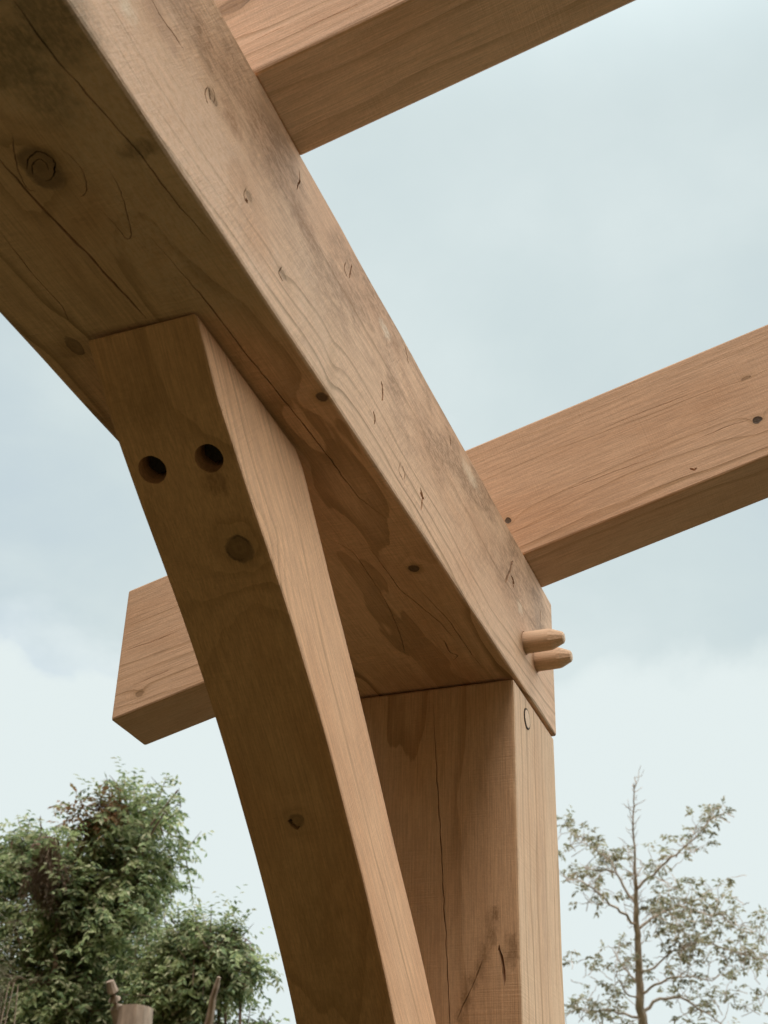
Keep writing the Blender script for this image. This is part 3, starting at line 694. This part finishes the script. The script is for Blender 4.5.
# the cut trunk in front, with one stubby pruned limb
rnd = random.Random(5)
dt = DL - 1.6; tp = at(136, 1008, dt); b0 = base_under(tp)
st = root('pollarded_trunk', b0, 'pale cut tree trunk with a flat sawn top and one stubby pruned limb', 'tree trunk')
bm = bmesh.new(); pts = wander(b0, tp, rnd, 12, 0.02); tube_pts(bm, pts, [0.20 - 0.075 * i / 12 for i in range(13)], 14)
for v in bm.verts: v.co += mnoise.noise_vector(Vector(v.co) * 6) * 0.018
link('trunk', from_bm('trunk', bm), M_bark_pale, st, loc=b0)
bm = bmesh.new(); tube_pts(bm, wander(at(124, 1040, dt - 0.02), at(110, 981, dt - 0.05), rnd, 6, 0.04), [0.062, 0.058, 0.054, 0.050, 0.047, 0.043, 0.030], 10)
link('limb', from_bm('limb', bm), M_bark_pale, st, loc=b0)
d2 = DL - 1.5; t2 = at(219, 977, d2); b2 = base_under(at(205, 1040, d2))
bm = bmesh.new(); tube_pts(bm, [b2] + wander(at(204, 1040, d2), t2, rnd, 6, 0.03), [0.05, 0.040, 0.036, 0.032, 0.029, 0.026, 0.023, 0.014], 8)
sk_ = link('bare_stick', from_bm('bare_stick', bm), M_bark_pale, loc=b2)
tag(sk_, 'thin pale bare stick standing upright before the smaller bushy tree', 'stick')
# dry shrub at the picture's left edge
pd = at(2, 985, DL - 1.2); dl = Leaves(); bs_ = base_under(pd)
ds = root('dry_shrub', bs_, 'straw coloured dry shrub in front of the dense green tree', 'shrub')
bm = bmesh.new()
for i in range(90):
    c = at(-12 + rnd.gauss(0, 14), 985 + rnd.gauss(0, 24), DL - 1.2 + rnd.gauss(0, 0.12))
    dd = Vector((rnd.gauss(0, 0.5), rnd.gauss(0, 0.5), 0.6)); dl.spray(c, dd, rnd, 0.22, 8, 0.05, 0.018)
    if i % 6 == 0: tube_pts(bm, wander(bs_ + Vector((rnd.gauss(0, .1), rnd.gauss(0, .1), 0)), c, rnd, 6, 0.05), [0.012] * 4 + [0.009, 0.007, 0.004], 4)
link('stems', from_bm('stems', bm), M_bark_pale, ds, loc=bs_); dl.build('foliage', M_dry, ds)

# the tall sparse tree on the right
DR = 23.0
rnd = random.Random(77)
tpx = [(646, 1075), (643, 1024), (640, 985), (638, 945), (636, 915), (636, 890), (635, 860), (633, 825), (634, 795), (634, 783)]
tp = [at(x, y, DR) for x, y in tpx]; b0 = base_under(tp[0] + Vector((0.15, 0, 0)))
rt = root('sparse_tree', b0, 'tall sparse tree with thin grey trunk, bare top twig and open airy clusters of leaves', 'tree')
tr_ = [0.15, 0.12, 0.100, 0.078, 0.064, 0.055, 0.045, 0.033, 0.020, 0.014, 0.010, 0.006]
cp = [b0, b0.lerp(tp[0], 0.5)] + tp; PP = []; RR = []
for i in range(len(cp) - 1):
    w_ = wander(cp[i], cp[i + 1], rnd, 5, 0.05)
    for k in range(5): PP.append(w_[k]); RR.append(tr_[i] + (tr_[i + 1] - tr_[i]) * k / 5)
PP.append(cp[-1]); RR.append(0.005)
bm = bmesh.new(); tube_pts(bm, PP, RR, 10)
link('trunk', from_bm('trunk', bm), M_bark_grey, rt, loc=b0)
limbs = [  # pixel path, depth drift, base radius
    ([(637, 905), (628, 892), (618, 876), (607, 870), (596, 872), (585, 866)], 0.8, .055), ([(618, 876), (612, 862), (600, 855), (588, 846), (575, 838)], 0.5, .03),
    ([(636, 892), (648, 878), (662, 866), (676, 856), (690, 842), (704, 826), (717, 808)], -0.8, .05), ([(676, 856), (686, 850), (694, 852)], -0.9, .02), ([(690, 842), (696, 830), (700, 818)], -0.7, .018),
    ([(636, 925), (620, 912), (605, 900), (592, 888), (578, 880), (566, 880)], -0.9, .05), ([(605, 900), (598, 905), (590, 902)], -0.5, .02), 
    ([(638, 930), (650, 918), (664, 912), (680, 905), (696, 900), (708, 892)], 0.9, .05), ([(680, 905), (700, 912), (720, 915), (738, 925), (752, 935)], 0.9, .04),
    ([(640, 985), (628, 972), (618, 960), (612, 948)], 0.7, .045), ([(641, 995), (656, 985), (674, 978), (690, 975), (712, 982)], -1.0, .05),
    ([(643, 1012), (660, 1000), (680, 998), (700, 1008), (718, 1022), (735, 1034)], 0.6, .06), ([(641, 1000), (624, 992), (618, 980), (616, 968)], -0.7, .035), ([(643, 1020), (625, 1012), (606, 1010), (588, 1016), (572, 1006)], 0.7, .05),
    ([(640, 975), (655, 968), (672, 950), (690, 944), (712, 944)], -0.5, .04), ([(712, 944), (735, 952), (756, 960), (775, 962)], -0.5, .03), ([(645, 1030), (670, 1030), (700, 1040), (740, 1045)], -0.6, .05),
    ([(636, 880), (641, 868), (650, 862), (660, 868), (672, 876)], 0.5, .02), ([(637, 900), (632, 880), (634, 866), (630, 852)], 0.3, .018)]
bm = bmesh.new(); lv = Leaves(); tips = []
for i in range(22, len(PP) - 2):
    for _ in range(2):
        d = Vector((rnd.gauss(0, 1), rnd.gauss(0, 1), rnd.uniform(0.3, 1.2))).normalized(); L = rnd.uniform(0.08, 0.40)
        tube_pts(bm, wander(PP[i], PP[i] + d * L, rnd, 4, 0.2), [0.008, 0.007, 0.006, 0.005, 0.003], 4)
for path, drift, r0 in limbs:
    m_ = len(path); pp = []
    for i, (x, y) in enumerate(path): pp.append(at(x + rnd.gauss(0, 0.8), y + rnd.gauss(0, 0.8), DR + drift * i / (m_ - 1)))
    L2 = []
    for a, b in zip(pp[:-1], pp[1:]): L2 += wander(a, b, rnd, 3, 0.10)[:-1]
    L2.append(pp[-1]); q = len(L2)
    lb_ = bmesh.new(); tube_pts(lb_, L2, [r0 * 0.5 * (1 - 0.78 * i / (q - 1)) for i in range(q)], 6); link('limb', from_bm('limb', lb_), M_bark_grey, rt, loc=b0)
    for i in range(q // 3, q):       # side twigs carry the leaves
        for _ in range(2 if r0 > 0.025 else 1):
            d = Vector((rnd.gauss(0, 1), rnd.gauss(0, 1), rnd.gauss(0.35, 0.6))).normalized(); L = rnd.uniform(0.10, 0.42)
            tw = wander(L2[i], L2[i] + d * L, rnd, 4, 0.15); tube_pts(bm, tw, [0.008, 0.007, 0.006, 0.005, 0.003], 4)
            if rnd.random() < 0.66: tips.append((tw[-1], d))
# looser clusters where the photograph's crown is fuller
for (cx, cy, rp, nn) in [(665, 915, 26, 34), (660, 905, 16, 26), (690, 925, 30, 34), (720, 925, 34, 32), (745, 955, 30, 34), (688, 950, 26, 22), (705, 895, 26, 16), (575, 830, 12, 12), (597, 850, 14, 8), (712, 812, 12, 12), (700, 985, 40, 20), (745, 1000, 36, 26), (585, 965, 24, 16), (600, 1005, 30, 22),
                         (690, 945, 16, 16), (640, 1040, 40, 20), (760, 930, 22, 14), (575, 1010, 16, 12), (598, 888, 20, 12), (655, 880, 20, 8), (620, 1018, 22, 16)]:
    for _ in range(int(nn * 0.66)):
        p = at(cx + rnd.gauss(0, rp * 0.5), cy + rnd.gauss(0, rp * 0.45), DR + rnd.gauss(0, 0.5)); d = Vector((rnd.gauss(0, 1), rnd.gauss(0, 1), rnd.gauss(0.2, 0.7))).normalized()
        tips.append((p, d)); q_ = p - d * 0.3 + Vector((0, 0, -0.12)); tube_pts(bm, wander(q_, p, rnd, 3, 0.15), [0.008, 0.007, 0.006, 0.004], 3)
for p, d in tips:
    for _ in range(rnd.randint(2, 3)):
        dd = (d + Vector((rnd.gauss(0, 0.7), rnd.gauss(0, 0.7), rnd.gauss(0, 0.6)))).normalized()
        lv.spray(p, dd, rnd, rnd.uniform(0.08, 0.16), rnd.randint(4, 7), 0.085, 0.042, droop=0.5)
tag(link('twigs', from_bm('twigs', bm), M_bark_grey, rt, loc=b0), kind='stuff')
lv.build('crown', M_olive, rt)
